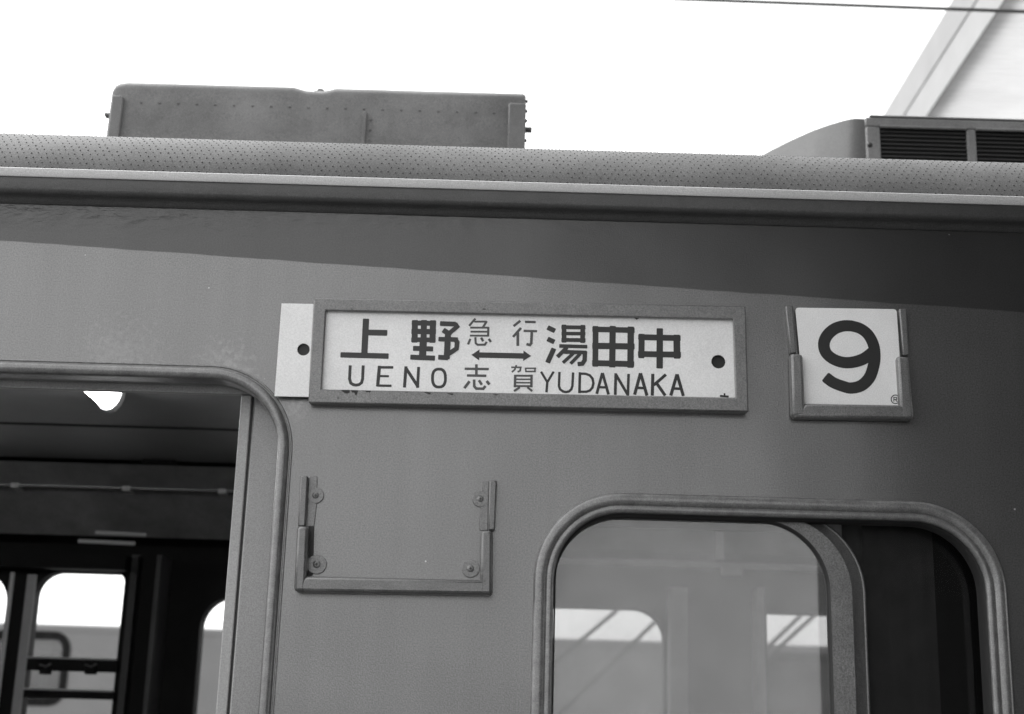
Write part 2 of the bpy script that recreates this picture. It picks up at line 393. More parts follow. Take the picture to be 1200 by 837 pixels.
# dark studs for the shaded dents of the roof covering
bm = nb()
arc = [0.0]
for (ya, za), (yb, zb) in zip(RP, RP[1:]): arc.append(arc[-1] + math.hypot(yb - ya, zb - za))
def on_arc(s):
    for i in range(len(RP) - 1):
        if arc[i] <= s <= arc[i + 1]:
            t = (s - arc[i]) / (arc[i + 1] - arc[i]); ya, za = RP[i]; yb, zb = RP[i + 1]
            tv = Vector((0, yb - ya, zb - za)).normalized()
            return Vector((0, ya + (yb - ya) * t, za + (zb - za) * t)), tv, Vector((0, -tv.z, tv.y))
rowgap, colgap = 0.0112, 0.0120
row = 0; s = 0.012
while s < 0.34:
    p, tv, nv = on_arc(s); x = -2.6 + (row % 2) * colgap / 2
    while x < 3.0:
        c = Vector((x + random.uniform(-.0011, .0011), p.y, p.z)) + tv * random.uniform(-.0012, .0012); rad = random.uniform(0.0015, 0.0026)
        if random.random() < 0.93:
            vs = [bm.verts.new(c + rad * (math.cos(a) * Vector((1, 0, 0)) + 1.15 * math.sin(a) * tv) - nv * 0.0004) for a in (0, 1.26, 2.51, 3.77, 5.03)]
            t_ = bm.verts.new(c + nv * 0.0012)
            for k in range(5): bm.faces.new((vs[k], vs[(k + 1) % 5], t_))
        x += colgap
    s += rowgap; row += 1
o = cobj('roof_dent_shade', bm, 'dent_shade'); o['kind'] = 'stuff'  # dark studs stand in for the shade inside the pressed dents
# scuff on the roof covering
# ---- roof box (left)
YB = 0.88; YBC = WIDTH - YB
def unit_profile(xl, xr, zt, zb, r): return None
bl, br = P(121.5, 165, YB).x, P(615, 165, YB).x
zt_b = P(380, 106.5, YB).z + 0.022; zb_b = roof_z(YB) - 0.05
bm = nb()
# hull: cross-section with rounded top edges, swept along x, ends slightly tapered
def sect(x, inset, drop):
    pts = [(YB + inset * 0.3, zb_b)]
    rr_ = 0.024
    ztt = zt_b - drop
    for i in range(7):
        a = R(180 - 90 * i / 6); pts.append((YB + 0.012 + inset + rr_ + rr_ * math.cos(a), ztt - rr_ + rr_ * math.sin(a)))
    ym = WIDTH / 2; pts.append((ym, ztt + 0.012))
    pts += [(WIDTH - y, z) for y, z in pts[:-1][::-1]]
    return [(x, y, z) for y, z in pts]
dip0, dip1 = P(342, 105, YB).x, P(392, 107, YB).x
xs = [(bl, 0.010, 0.014), (bl + 0.006, 0.005, 0.006), (bl + 0.016, 0.002, 0.002), (bl + 0.035, 0, 0)]
xs += [(dip0, 0, 0), (dip0 + 0.012, 0.001, 0.003), (dip0 + 0.03, 0.002, 0.0075), (dip1 - 0.03, 0.002, 0.0075), (dip1 - 0.012, 0.001, 0.003), (dip1, 0, 0), (br - 0.006, 0, 0), (br, 0.004, 0.004)]
rows = [[bm.verts.new(c) for c in sect(*a)] for a in xs]
for a, b in zip(rows, rows[1:]):
    for k in range(len(a) - 1): bm.faces.new((a[k], b[k], b[k + 1], a[k + 1]))
bm.faces.new(rows[0]); bm.faces.new(rows[-1][::-1])
rbox = cobj('roof_box', bm, 'unit_paint', smooth=True, autosmooth=40)
rbox['label'] = 'long riveted grey metal box on the carriage roof'
def on(parent): return dict(parent=parent)
zrow = P(300, 122, YB).z
def rivet(x, y, z, r=0.0030, h=0.0022, m='unit_paint', parent=rbox, name='rivet'): return cobj(name, dome(nb(), (x, y, z), r, h, 8, 2), m, parent=parent, smooth=True)
for i in range(22): rivet(bl + 0.03 + i * (br - bl - 0.06) / 21, YB + 0.009, zrow)
for px in (429,):
    xx = P(px, 140, YB).x
    for k in range(4): rivet(xx + 0.010, YB + 0.0075 - 0.002 * k, zrow - 0.028 - 0.026 * k, 0.003)
    bmx = nb(); box(bmx, xx - 0.008, xx + 0.0, YB - 0.0005, YB + 0.02, zb_b + 0.02, zrow - 0.01); cobj('seam', bmx, 'unit_paint', parent=rbox, bevel=0.001)
bmx = nb(); box(bmx, br - 0.040, br + 0.001, YB - 0.003, YB + 0.03, zb_b + 0.02, zt_b - 0.040); cobj('end_flange', bmx, 'unit_paint', parent=rbox, bevel=0.003)
bmx = nb(); box(bmx, bl + 0.008, bl + 0.034, YB - 0.003, YB + 0.02, zb_b + 0.02, zt_b - 0.050); cobj('end_flange', bmx, 'unit_paint', parent=rbox, bevel=0.003)
for k in range(5):
    c = (br + 0.0045, YB + 0.03, zt_b - 0.02 - 0.025 * k); bmx = nb(); tube(bmx, [(br - 0.001, c[1], c[2]), (br + 0.005, c[1], c[2])], 0.004, 6); cobj('bolt', bmx, 'grille', parent=rbox)
hl = P(118, 137.5, YB + 0.05); hr = P(619, 154.5, YB + 0.05)
for hx, s_, hz in ((bl, -1, hl.z), (br, 1, hr.z)):
    bmx = nb(); box(bmx, min(hx, hx + s_ * 0.016), max(hx, hx + s_ * 0.016), YB + 0.03, YB + 0.05, hz - 0.004, hz + 0.004)
    cobj('handle', bmx, 'unit_paint', parent=rbox, bevel=0.002)
bp = P(374, 108, YB + 0.03); bmx = nb(); tube(bmx, [(bp.x, YB + 0.05, zt_b - 0.02), (bp.x, YB + 0.05, zt_b + 0.004)], 0.009, 8); box(bmx, bp.x - 0.013, bp.x + 0.013, YB + 0.037, YB + 0.063, zt_b - 0.012, zt_b - 0.004)
cobj('bolt', bmx, 'unit_paint', parent=rbox)

# ---- air conditioner with louvres (right)
YA = 0.92
ax = P(1012, 165, YA).x; zta = P(1100, 142, YA).z; zba = roof_z(YA) - 0.05; axr = ax + 1.9
nose = [(1012, 138.5, YA), (1002, 139.0, YA + 0.004), (994, 140.2, YA + 0.016), (986, 142.3, YA + 0.036), (973, 146, YA + 0.065), (953, 153, YA + 0.13), (928, 164, YA + 0.24), (902, 177, YA + 0.36), (874, 193, WIDTH / 2)]
tops = []
for i, (px, py, Y) in enumerate(nose):
    q = P(px, py, Y); tops.append((q.x, Y, q.z))
bm = nb()
half = [(axr, YA, zta)] + [(ax, YA, zta)] + tops[1:]
full = half + [(x, WIDTH - y, z) for x, y, z in half[-2::-1]]
tv_ = [bm.verts.new(c) for c in full]; bv = [bm.verts.new((x - (0.02 if i not in (0, len(full) - 1) else 0), y, zba if True else z)) for i, (x, y, z) in enumerate(full)]
n = len(full)
for i in range(n - 1): bm.faces.new((tv_[i], bv[i], bv[i + 1], tv_[i + 1]))
bm.faces.new((tv_[-1], bv[-1], bv[0], tv_[0]))
# crown: ridge strip pieces
rid0 = bm.verts.new((axr, WIDTH / 2, zta + 0.03)); rid1 = bm.verts.new((ax + 0.05, WIDTH / 2, zta + 0.02))
h = len(half)
bm.faces.new((tv_[0], tv_[1], rid1, rid0)); bm.faces.new((tv_[n - 1], rid0, rid1, tv_[n - 2]))
for i in range(1, h - 1): bm.faces.new((tv_[i], tv_[i + 1], rid1))
for i in range(h - 1, n - 2): bm.faces.new((tv_[i], tv_[i + 1], rid1))
bm.faces.new((tv_[n - 1], tv_[0], rid0))
ac = cobj('air_conditioner', bm, 'unit_pale', smooth=True, autosmooth=62)
ac['label'] = 'louvred air conditioner with sloping nose on the carriage roof'
ztg = P(1100, 152.5, YA).z; zbg = zba + 0.03
# cover frame and grille recesses
fz0, fz1 = ztg, zta - 0.003
bmx = nb(); box(bmx, ax + 0.004, axr, YA - 0.010, YA + 0.02, ztg, zta + 0.001); cobj('top_rail', bmx, 'unit_paint', parent=ac, bevel=0.004)
bmx = nb(); box(bmx, P(1018, 138, YA).x, axr, YA - 0.012, YA + 0.30, zta + 0.0012, zta + 0.006); cobj('cover_plate', bmx, 'unit_paint', parent=ac, bevel=0.002)
gx = [(1031, 1132), (1143, 1232), (1243, 1345)]
xs_ = [ax + 0.004] + [P(px, 170, YA).x for g in gx for px in g] + [axr]
for a, b in zip(xs_[0::2], xs_[1::2]):
    bmx = nb(); box(bmx, a, b, YA - 0.010, YA + 0.02, zba + 0.01, ztg); cobj('panel', bmx, 'unit_paint', parent=ac, bevel=0.004)
fan = P(1018, 172, YA); bmx = nb(); dome(bmx, (fan.x, YA - 0.0098, fan.z), 0.007, 0.004, 10, 2); cobj('bolt', bmx, 'grille', parent=ac, smooth=True)
for g in gx:
    a, b = P(g[0], 170, YA).x, P(g[1], 170, YA).x
    bmx = nb(); box(bmx, a, b, YA - 0.001, YA + 0.001, zba, ztg); cobj('grille_back', bmx, 'grille', parent=ac)
    bmx = nb(); tube(bmx, [(a, YA - 0.011, ztg), (b, YA - 0.011, ztg)], 0.0035, 6); cobj('grille_rim', bmx, 'unit_paint', parent=ac)
    k = 0; z = ztg - 0.008
    while z > zba + 0.02:
        bmx = nb(); q = [(YA - 0.007, z - 0.0042), (YA - 0.0015, z + 0.0015), (YA - 0.0015, z + 0.003), (YA - 0.007, z - 0.0028)]
        xsweep(bmx, q, a, b, 1, True); cobj('louvre', bmx, 'grille', parent=ac); z -= 0.0105

# ---- doorway surround
bm = ring_sweep(nb(), door_path, [(-0.0035, 0.03), (-0.0035, 0.006)] + [(0.0055 + 0.009 * -math.cos(math.pi * i / 8), -0.001 - 0.0085 * math.sin(math.pi * i / 8)) for i in range(9)] + [(0.0150, 0.0005)])
cobj('door_surround', bm, 'bead_paint', smooth=True, autosmooth=60)
bm = ring_sweep(nb(), door_path, [(0.0157 + 0.0022 + 0.0022 * -math.cos(math.pi * i / 4), 0.0005 - 0.0022 * math.sin(math.pi * i / 4)) for i in range(5)])
cobj('door_seal', bm, 'bead_paint', smooth=True)
# lintel strip behind the head of the doorway
zl = P(130, 456, 0.075).z
bmx = nb(); box(bmx, dxl - 0.2, dxr + 0.2, WALL_T + 0.006, WALL_T + 0.02, zl - 0.0045, dzt + 0.06); cobj('door_lintel', bmx, 'door_edge', bevel=0.001)
# sliding door leaf, pushed back into its pocket
lx = P(284.2, 640, 0.066).x
bmx = nb(); box(bmx, lx, wx0 - 0.02, WALL_T + 0.003, WALL_T + 0.033, FLOOR + 0.005, dzt + 0.02)
leaf = cobj('sliding_door', bmx, 'door_paint', bevel=0.003)
bmx = nb(); box(bmx, lx - 0.0035, lx - 0.0005, WALL_T + 0.008, WALL_T + 0.03, FLOOR + 0.005, dzt + 0.015); cobj('edge_gap', bmx, 'rubber', parent=leaf)
lx2 = P(268.7, 640, 0.066).x
bmx = nb(); box(bmx, lx2, lx - 0.0035, WALL_T + 0.004, WALL_T + 0.032, FLOOR + 0.005, zl - 0.006); cobj('edge_strip', bmx, 'door_edge', parent=leaf, bevel=0.002)

# ---- near window
prof = [(-0.014, 0.022)] + [(-0.014 + 0.0065 + 0.0065 * -math.cos(math.pi * i / 6), -0.001 - 0.0052 * math.sin(math.pi * i / 6)) for i in range(7)]
wf = cobj('window_frame', ring_sweep(nb(), win_path, [(-0.003, 0.004)] + [(0.007 + 0.010 * -math.cos(math.pi * i / 8), -0.0010 - 0.0075 * math.sin(math.pi * i / 8)) for i in range(9)] + [(0.0172, 0.002)]), 'bead_paint', smooth=True)
cobj('inner_bead', ring_sweep(nb(), win_path, prof), 'bead_paint', parent=wf, smooth=True)
cobj('gasket', ring_sweep(nb(), win_path, [(-0.0145, 0.0), (-0.017, 0.004), (-0.017, 0.034)]), 'rubber', parent=wf, smooth=True)
# left sash (front) : only its right stile shows
sx1 = P(1000, 740, 0.022).x; sxi = P(973, 740, 0.022).x
outer = dedupe(rrect(wx0 - 0.02, sx1, wzb - 0.02, wzt - 0.008, (0.115, 0.10, 0.02, 0.02), 14)); inner = dedupe(rrect(wx0 + 0.006, sxi, wzb + 0.015, P(800, 607.5, 0.022).z, (0.105, 0.105, 0.05, 0.05), 14))
sash = cobj('window_sash', holed(nb(), outer, [inner[::-1]], 0.020, 0.034), 'frame_paint', bevel=0.0025)
cobj('sash_gasket', ring_sweep(nb(), inner, [(0.0015, 0.0192), (-0.0022, 0.0205), (-0.0022, 0.034)]), 'rubber', parent=sash, smooth=True)
bmx = prism(nb(), inner, 0.0265, 0.0270); cobj('glass_pane', bmx, 'glass', parent=sash)
# right sash behind it
s2 = P(1017, 800, 0.046).x
outer = dedupe(rrect(wx0 - 0.02, s2, wzb - 0.02, wzt + 0.004, (0.125, 0.10, 0.02, 0.02), 14)); inner = dedupe(rrect(wx0 - 0.005, s2 - 0.028, wzb + 0.015, wzt - 0.03, (0.105, 0.105, 0.05, 0.05), 14))
sash2 = cobj('rear_sash', holed(nb(), outer, [inner[::-1]], 0.040, 0.050), 'dark_paint', bevel=0.002)
cobj('sash_edge', ring_sweep(nb(), outer, [(-0.0035, 0.0395), (-0.0015, 0.0385), (0.0005, 0.0395), (0.0005, 0.05)]), 'frame_paint', parent=sash2, smooth=True)
bmx = nb(); box(bmx, s2 + 0.001, wx1 + 0.03, 0.052, 0.0525, wzb - 0.02, wzt + 0.02); cobj('glass_pane', bmx, 'glass_clean')
# blind pulled down behind the right pane
bmx = nb(); n_ = 40; xa, xb = P(1008, 740, 0.10).x - 0.025, P(1097, 740, 0.10).x
rows = []
for i in range(n_ + 1):
    x = xa + (xb - xa) * i / n_; y = 0.095 + 0.0012 * math.sin(i * 0.7)
    rows.append((bmx.verts.new((x, y, wzb - 0.1)), bmx.verts.new((x, y, wzt + 0.1))))
for a, b in zip(rows, rows[1:]): bmx.faces.new((a[0], b[0], b[1], a[1]))
cobj('window_blind', bmx, 'blind', smooth=True)
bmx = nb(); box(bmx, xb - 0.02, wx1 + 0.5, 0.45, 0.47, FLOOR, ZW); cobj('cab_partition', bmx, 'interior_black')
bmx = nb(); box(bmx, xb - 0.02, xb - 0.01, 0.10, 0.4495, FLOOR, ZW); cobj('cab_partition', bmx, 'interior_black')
# ---- interior
YCV = 2.38; ZC = P(140, 539, YCV).z
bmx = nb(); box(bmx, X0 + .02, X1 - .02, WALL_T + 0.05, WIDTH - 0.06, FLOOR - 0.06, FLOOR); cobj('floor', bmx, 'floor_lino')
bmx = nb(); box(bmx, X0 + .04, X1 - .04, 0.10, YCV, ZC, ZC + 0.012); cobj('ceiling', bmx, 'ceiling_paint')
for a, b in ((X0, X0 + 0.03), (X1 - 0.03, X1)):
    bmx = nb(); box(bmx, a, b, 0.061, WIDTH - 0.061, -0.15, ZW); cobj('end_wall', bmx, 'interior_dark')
# far side with its windows
YF = WIDTH - 0.06
bwl, bwr = P(233, 760, YF).x, P(778, 790, YF).x; bzt = P(500, 707, YF).z; bzb = bzt - 0.72
dwl = P(899, 790, YF).x
awl, awr = P(32, 770, YF).x, P(137, 770, YF).x; azt = P(95, 671, YF).z; azb = azt - 1.25
ewr = P(6, 720, YF).x
far_holes = [rrect(bwl, bwr, bzb, bzt, 0.105, 8), rrect(dwl, dwl + 1.46, bzb, bzt, (0.1, 0.012, 0.1, 0.1), 8), rrect(awl, awr, azb, azt, (0.03, 0.085, 0.05, 0.05), 8), rrect(ewr - 0.9, ewr, bzb, bzt + 0.06, 0.1, 8)]
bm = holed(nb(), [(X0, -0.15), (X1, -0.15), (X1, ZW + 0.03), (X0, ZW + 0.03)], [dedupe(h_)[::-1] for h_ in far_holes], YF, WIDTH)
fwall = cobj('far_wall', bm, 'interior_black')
for h_ in far_holes:
    cobj('far_window', prism(nb(), dedupe(h_), WIDTH - 0.03, WIDTH - 0.0295), 'glass_thin')
for h_ in far_holes[:1] + far_holes[1:2]:
    cobj('far_window_frame', ring_sweep(nb(), dedupe(h_), [(0.0, YF + 0.01), (0.0, YF - 0.012), (0.035, YF - 0.012), (0.035, YF)]), 'interior_black')
# lining above the windows (cove), rail and brackets
zcv = ZC - 0.012; zcb = P(140, 604, YF - 0.05).z
prof = [(YCV + 0.012, zcv), (YCV + 0.13, zcv - 0.04), (YCV + 0.25, zcv - 0.11), (YCV + 0.34, zcv - 0.19), (YF - 0.06, zcb + 0.02), (YF - 0.02, zcb), (YF - 0.001, zcb), (YF - 0.001, zcv - 0.06), (YCV + 0.20, zcv)]
cove = cobj('ceiling_cove', xsweep(nb(), prof, X0 + 0.04, X1 - 0.04, 1, True), 'cove_paint', smooth=True, autosmooth=40)
for px in ():
    xx = P(px, 560, YCV).x; bmx = nb(); xsweep(bmx, [(a, b - 0.0008) for a, b in prof[:5]], xx - 0.0015, xx + 0.0015); cobj('cove_joint', bmx, 'interior_black', parent=cove)
a_, b_ = P(170, 540, YCV), P(208, 540, YCV)
bmx = nb(); box(bmx, a_.x, b_.x, YCV - 0.03, YCV + 0.01, ZC - 0.012, ZC - 0.001); cobj('cove_bracket', bmx, 'interior_black', parent=cove)
zc_ = P(140, 577, YCV + 0.20).z
bmx = nb(); tube(bmx, [(X0 + 0.1, YCV + 0.13, zc_), (X1 - 0.1, YCV + 0.13, zc_)], 0.005, 8); cd_ = cobj('conduit', bmx, 'interior_dark', smooth=True)
for px in (20, 150, 262):
    xx = P(px, 575, YCV + 0.15).x; bmx = nb(); box(bmx, xx - 0.012, xx + 0.012, YCV + 0.118, YCV + 0.26, zc_ - 0.008, zc_ + 0.008); cobj('clip', bmx, 'interior_grey', parent=cd_)
# metal grab rails under the cove
for (pa, pb) in (((112, 624), (171, 627)), ((92, 634), (158, 637))):
    a_, b_ = P(*pa, YF - 0.35), P(*pb, YF - 0.35)
    bmx = nb(); tube(bmx, [a_, b_], 0.0065, 8); cobj('ceiling_grab_rail', bmx, 'gutter_edge')
# beam over the far door, posts, pole
bmx = nb(); box(bmx, ewr - 1.2, P(150, 660, YF - .05).x, YF - 0.08, YF - 0.005, azt + 0.004, P(140, 652, YF - .05).z); cobj('door_beam', bmx, 'interior_black')
for (pl, pr, dY, m_) in ((146, 154, 0.04, 'interior_dark'), (160, 178, 0.10, 'interior_black'), (176, 181, 0.16, 'interior_dark')):
    a_, b_ = P(pl, 740, YF - dY), P(pr, 740, YF - dY); bmx = nb(); box(bmx, a_.x, b_.x, YF - dY, YF - 0.004, FLOOR, P(pl, 650, YF - dY).z); cobj('interior_post', bmx, m_)
a_, b_ = P(24, 740, YF - 0.10), P(35, 740, YF - 0.10)
bmx = nb(); box(bmx, a_.x, b_.x, YF - 0.10, YF - 0.09, FLOOR, P(38, 673, YF - 0.1).z); cobj('interior_post', bmx, 'door_edge', bevel=0.003)
a_, b_ = P(1, 760, YF - 0.10), P(6, 760, YF - 0.10)
bmx = nb(); box(bmx, a_.x, b_.x, YF - 0.10, YF - 0.09, FLOOR, P(8, 670, YF - 0.1).z); cobj('interior_post', bmx, 'interior_grey', bevel=0.003)
# sash bars and latches across the far door window
for (y0, y1, m_) in ((773, 787, 'interior_black'), (810, 819, 'interior_black')):
    za, zb = P(85, y1, YF - 0.01).z, P(85, y0, YF - 0.01).z
    bmx = nb(); box(bmx, awl - 0.03, awr + 0.01, YF - 0.022, YF - 0.002, za, zb); bar = cobj('sash_bar', bmx, m_, bevel=0.002)
    bmx = nb(); box(bmx, awl - 0.02, awr + 0.005, YF - 0.024, YF - 0.006, zb + 0.0005, zb + 0.006); cobj('bar_edge', bmx, 'gutter_edge', parent=bar)
    if y0 == 773:
        for px in (54, 107):
            c = P(px, 786, YF - 0.03); bmx = nb(); box(bmx, c.x - 0.02, c.x + 0.02, YF - 0.045, YF - 0.023, c.z - 0.013, c.z + 0.016); lt = cobj('latch', bmx, 'interior_black', parent=bar, bevel=0.004)
            bmx = nb(); tube(bmx, [(c.x - 0.018, YF - 0.05, c.z + 0.018), (c.x + 0.005, YF - 0.052, c.z + 0.012), (c.x + 0.02, YF - 0.05, c.z + 0.022)], 0.0035, 6); cobj('latch_lever', bmx, 'steel', parent=bar)
# partitions and rack rail seen through the right window
for (pl, pr, dY, m_) in ((786, 806, 0.12, 'interior_grey'), (888, 897, 0.12, 'interior_grey')):
    a_, b_ = P(pl, 760, YF - dY), P(pr, 760, YF - dY); bmx = nb(); box(bmx, a_.x, b_.x, YF - dY, YF - 0.004, FLOOR, P(pl, 688, YF - dY).z); cobj('interior_post', bmx, m_)
a_ = P(780, 661, YF - 0.3); bmx = nb(); tube(bmx, [(-0.35, YF - 0.3, a_.z), (1.6, YF - 0.3, a_.z)], 0.012, 8); rail = cobj('rack_rail', bmx, 'interior_grey')
a_ = P(843, 640, YF - 0.3); bmx = nb(); box(bmx, a_.x - 0.013, a_.x + 0.013, YF - 0.31, YF - 0.28, P(843, 660, YF - .3).z + 0.013, ZC); cobj('reflection_strip', bmx, 'gutter_edge', parent=rail)  # pale strip standing in for a bright reflection in the glass
a_ = P(857, 669, YF - 0.32); bmx = nb(); box(bmx, a_.x - 0.035, a_.x + 0.035, YF - 0.335, YF - 0.313, a_.z - 0.02, a_.z + 0.015); cobj('reflection_block', bmx, 'gutter_edge', parent=rail, bevel=0.005)  # pale block standing in for a bracket's reflection in the glass
# fluorescent lamp on the ceiling
lp = atz(126, 467, ZC - 0.03); YLm = lp.y
ltop = ZC
bm = nb(); prof = [(lp.x + 0.028 * math.cos(math.pi * i / 8), ltop - 0.002 - 0.055 * math.sin(math.pi * i / 8)) for i in range(9)]
prism(bm, prof, YLm - 0.60, YLm); cobj('ceiling_or_added_lamp', bm, 'lamp_glow')
bm = nb(); prism(bm, [(lp.x + 0.036 * math.cos(math.pi * i / 8), ltop - 0.001 - 0.060 * math.sin(math.pi * i / 8)) for i in range(9)], YLm, YLm + 0.035); cobj('ceiling_lamp_cap', bm, 'gutter_edge')
for xo in (-1.6, 1.25, 2.9):
    cobj('ceiling_or_added_lamp', prism(nb(), [(x + xo, z) for x, z in prof], YLm - 0.60, YLm), 'lamp_glow')  # extra lamps out of view, added to brighten the interior
bm = nb(); box(bm, X0 + .1, X1 - .1, 1.86, 1.87, ZC - 0.004, ZC - 0.0005); cobj('ceiling_seam', bm, 'interior_black')

# ---- underframe and wheels
bmx = nb(); box(bmx, X0 + 0.2, X1 - 0.2, 0.15, WIDTH - 0.15, -0.30, FLOOR - 0.0605); cobj('underframe', bmx, 'interior_black')
for bx in (-4.3, 4.3):
    bmx = nb(); box(bmx, bx - 1.3, bx + 1.3, 0.35, 0.47, -0.62, -0.40); box(bmx, bx - 1.3, bx + 1.3, WIDTH - .47, WIDTH - .35, -0.62, -0.40); box(bmx, bx - 0.25, bx + 0.25, 0.40, WIDTH - 0.40, -0.55, -0.2995)
    cobj('bogie_frame', bmx, 'interior_black', bevel=0.02)
    for wx in (bx - 1.05, bx + 1.05):
        for wy in (WIDTH / 2 - 0.565, WIDTH / 2 + 0.565):
            bmx = nb(); tube(bmx, [(wx, wy - 0.06, -0.77 + 0.43 - 0.0), (wx, wy + 0.06, -0.77 + 0.43)], 0.43, 32); cobj('wheel', bmx, 'rail_steel')

# ------------------------------------------------------------------ fittings bolted to the side
def quadpts(l, Y=0.0): return [Q(a, b, Y) for a, b in l]
def circ(px, py, r, Y, n=20):
    c = Q(px, py, Y); k = abs(Q(px + r, py, Y)[0] - c[0]); return [(c[0] + k * math.cos(2 * math.pi * i / n), c[1] + k * math.sin(2 * math.pi * i / n)) for i in range(n)]
def inset(quad, d):
    c = Vector((sum(p[0] for p in quad) / 4, sum(p[1] for p in quad) / 4)); o_ = []
    for p in quad: o_.append((p[0] - math.copysign(d, p[0] - c.x), p[1] - math.copysign(d, p[1] - c.y)))
    return o_
# frame of the destination board (a little out of level, as it hangs)
FO = quadpts([(361, 472), (877.5, 482.7), (873.8, 358.7), (367.5, 348.8)], -0.022); FI = quadpts([(376.8, 456), (862, 465.8), (859, 374), (382, 364)], -0.022)
bm = nb()
holed(bm, FO, [FI[::-1]], -0.022, -0.0165)
sf = cobj('sign_frame', bm, 'frame_paint', bevel=0.0022)
bm = nb(); k_ = 0.012
FO2 = [FO[0], FO[1], FO[2], FO[3]]
# back rails (top, bottom, right) behind the lips: the board slides between them from the left
A, B, C, D = inset(FO, 0.0015)
tk = 0.0085
prism(nb_ := nb(), [A, B, (B[0], B[1] + tk), (A[0], A[1] + tk)], -0.0165, 0.001); cobj('back_rail', nb_, 'frame_paint', parent=sf)
prism(nb_ := nb(), [(D[0], D[1] - tk), (C[0], C[1] - tk), C, D], -0.0165, 0.001); cobj('back_rail', nb_, 'frame_paint', parent=sf)
prism(nb_ := nb(), [(B[0] - tk, B[1] + tk + .001), (B[0], B[1] + tk + .001), (C[0], C[1] - tk - .001), (C[0] - tk, C[1] - tk - .001)], -0.0164, 0.001); cobj('back_rail', nb_, 'frame_paint', parent=sf)

prism(nb_ := nb(), inset(FI, 0.002), -0.0085, -0.0065); cobj('hole_shade_plate', nb_, 'rubber', parent=sf)  # black plate added so the right hole reads as deep shade
prism(nb_ := nb(), circ(356, 409.7, 13, -0.008), -0.0105, 0.0004); cobj('hole_shade_pad', nb_, 'rubber', parent=sf)  # black disc standing in for the depth shade of the left hole
# number holder and empty holder share one pattern: thin upper guides, wide lower guides, bottom ledge
def holder(name, conv, ul, ll, bot, lr, ur, lobes, label, depth):
    root = empty(name); root.parent = car; root.matrix_parent_inverse = Matrix.Translation((0, 0, 0.92))
    root['label'] = label
    def part(nm, pts, y0, y1, bv=0.0015, m='holder_paint' if lobes else 'frame_paint'):
        return cobj(nm, prism(nb(), [conv(*p, y0) for p in pts], y0, y1), m, parent=root, bevel=bv)
    for g in (ul, ur): part('upper_guide', g, -depth * 0.55, 0.0005, 0.0022)
    for k_, g in enumerate((ul, ur, ll, lr, bot)): cobj('shade_edge', prism(nb(), [(x + 0.0013, z - 0.0008) for x, z in inset([conv(*p, -0.001) for p in g], -0.0034)], -0.0009 - 0.0001 * k_, 0.0003), 'rubber', parent=root)  # dark edges shifted right and down, painted shade around the guides
    # U-shaped lower guide: one pressed piece
    part('lower_guide', ll, -depth, 0.0005, 0.0048); part('lower_guide', lr, -depth, 0.0005, 0.0048); part('ledge', bot, -depth + 0.0003, 0.0004, 0.0048)
    for (cx, cy, rr_) in lobes:
        c = conv(cx, cy, -0.002); rw = abs(conv(cx + rr_, cy, -0.002)[0] - c[0])
        out_ = [(c[0] + rw * math.cos(2 * math.pi * i / 20), c[1] + rw * math.sin(2 * math.pi * i / 20)) for i in range(20)]
        lb = cobj('lug', prism(nb(), out_, -0.0030, 0.0002), 'frame_paint', parent=root, bevel=0.0006)
        sc_ = cobj('screw', dome(nb(), (c[0], -0.0029, c[1]), rw * 0.42, 0.0016, 12, 3), 'frame_paint', parent=root, smooth=True)
        b2 = nb(); box(b2, c[0] - rw * 0.16, c[0] + rw * 0.16, -0.0049, -0.0042, c[1] - rw * 0.04, c[1] + rw * 0.04); box(b2, c[0] - rw * 0.04, c[0] + rw * 0.04, -0.0050, -0.0041, c[1] - rw * 0.16, c[1] + rw * 0.16); cobj('screw_slot', b2, 'chip_dark', parent=root)
    return root
cN = lambda x, y, Y: Q(890 + x / 3.803, 340 + y / 3.803, Y)
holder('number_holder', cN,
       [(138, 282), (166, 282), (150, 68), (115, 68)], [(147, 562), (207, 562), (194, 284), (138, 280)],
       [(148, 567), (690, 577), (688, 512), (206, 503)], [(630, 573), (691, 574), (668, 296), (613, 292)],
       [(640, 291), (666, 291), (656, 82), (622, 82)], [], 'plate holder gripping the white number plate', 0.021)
cH = lambda x, y, Y: Q(320 + x / 4.0, 530 + y / 4.0, Y)
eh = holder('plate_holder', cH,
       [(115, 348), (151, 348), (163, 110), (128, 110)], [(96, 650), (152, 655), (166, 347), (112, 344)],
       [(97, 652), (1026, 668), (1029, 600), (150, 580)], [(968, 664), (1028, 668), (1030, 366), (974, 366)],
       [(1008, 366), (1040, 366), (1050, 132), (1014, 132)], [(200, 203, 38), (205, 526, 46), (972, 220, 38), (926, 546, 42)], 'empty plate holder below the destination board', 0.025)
for pts in ([(160, 348), (192, 348), (205, 240), (207, 116), (200, 112), (168, 112)], [(966, 366), (1006, 366), (1012, 136), (976, 136), (974, 200)]):
    cobj('flange', prism(nb(), [cH(*p, -0.002) for p in pts], -0.0026, 0.0004), 'frame_paint', parent=eh, bevel=0.0007)
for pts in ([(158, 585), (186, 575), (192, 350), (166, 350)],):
    cobj('flange', prism(nb(), [cH(*p, -0.002) for p in pts], -0.0024, 0.0004), 'rubber', parent=eh, bevel=0.0005)  # black strip painted in for the shade of the guide's slot

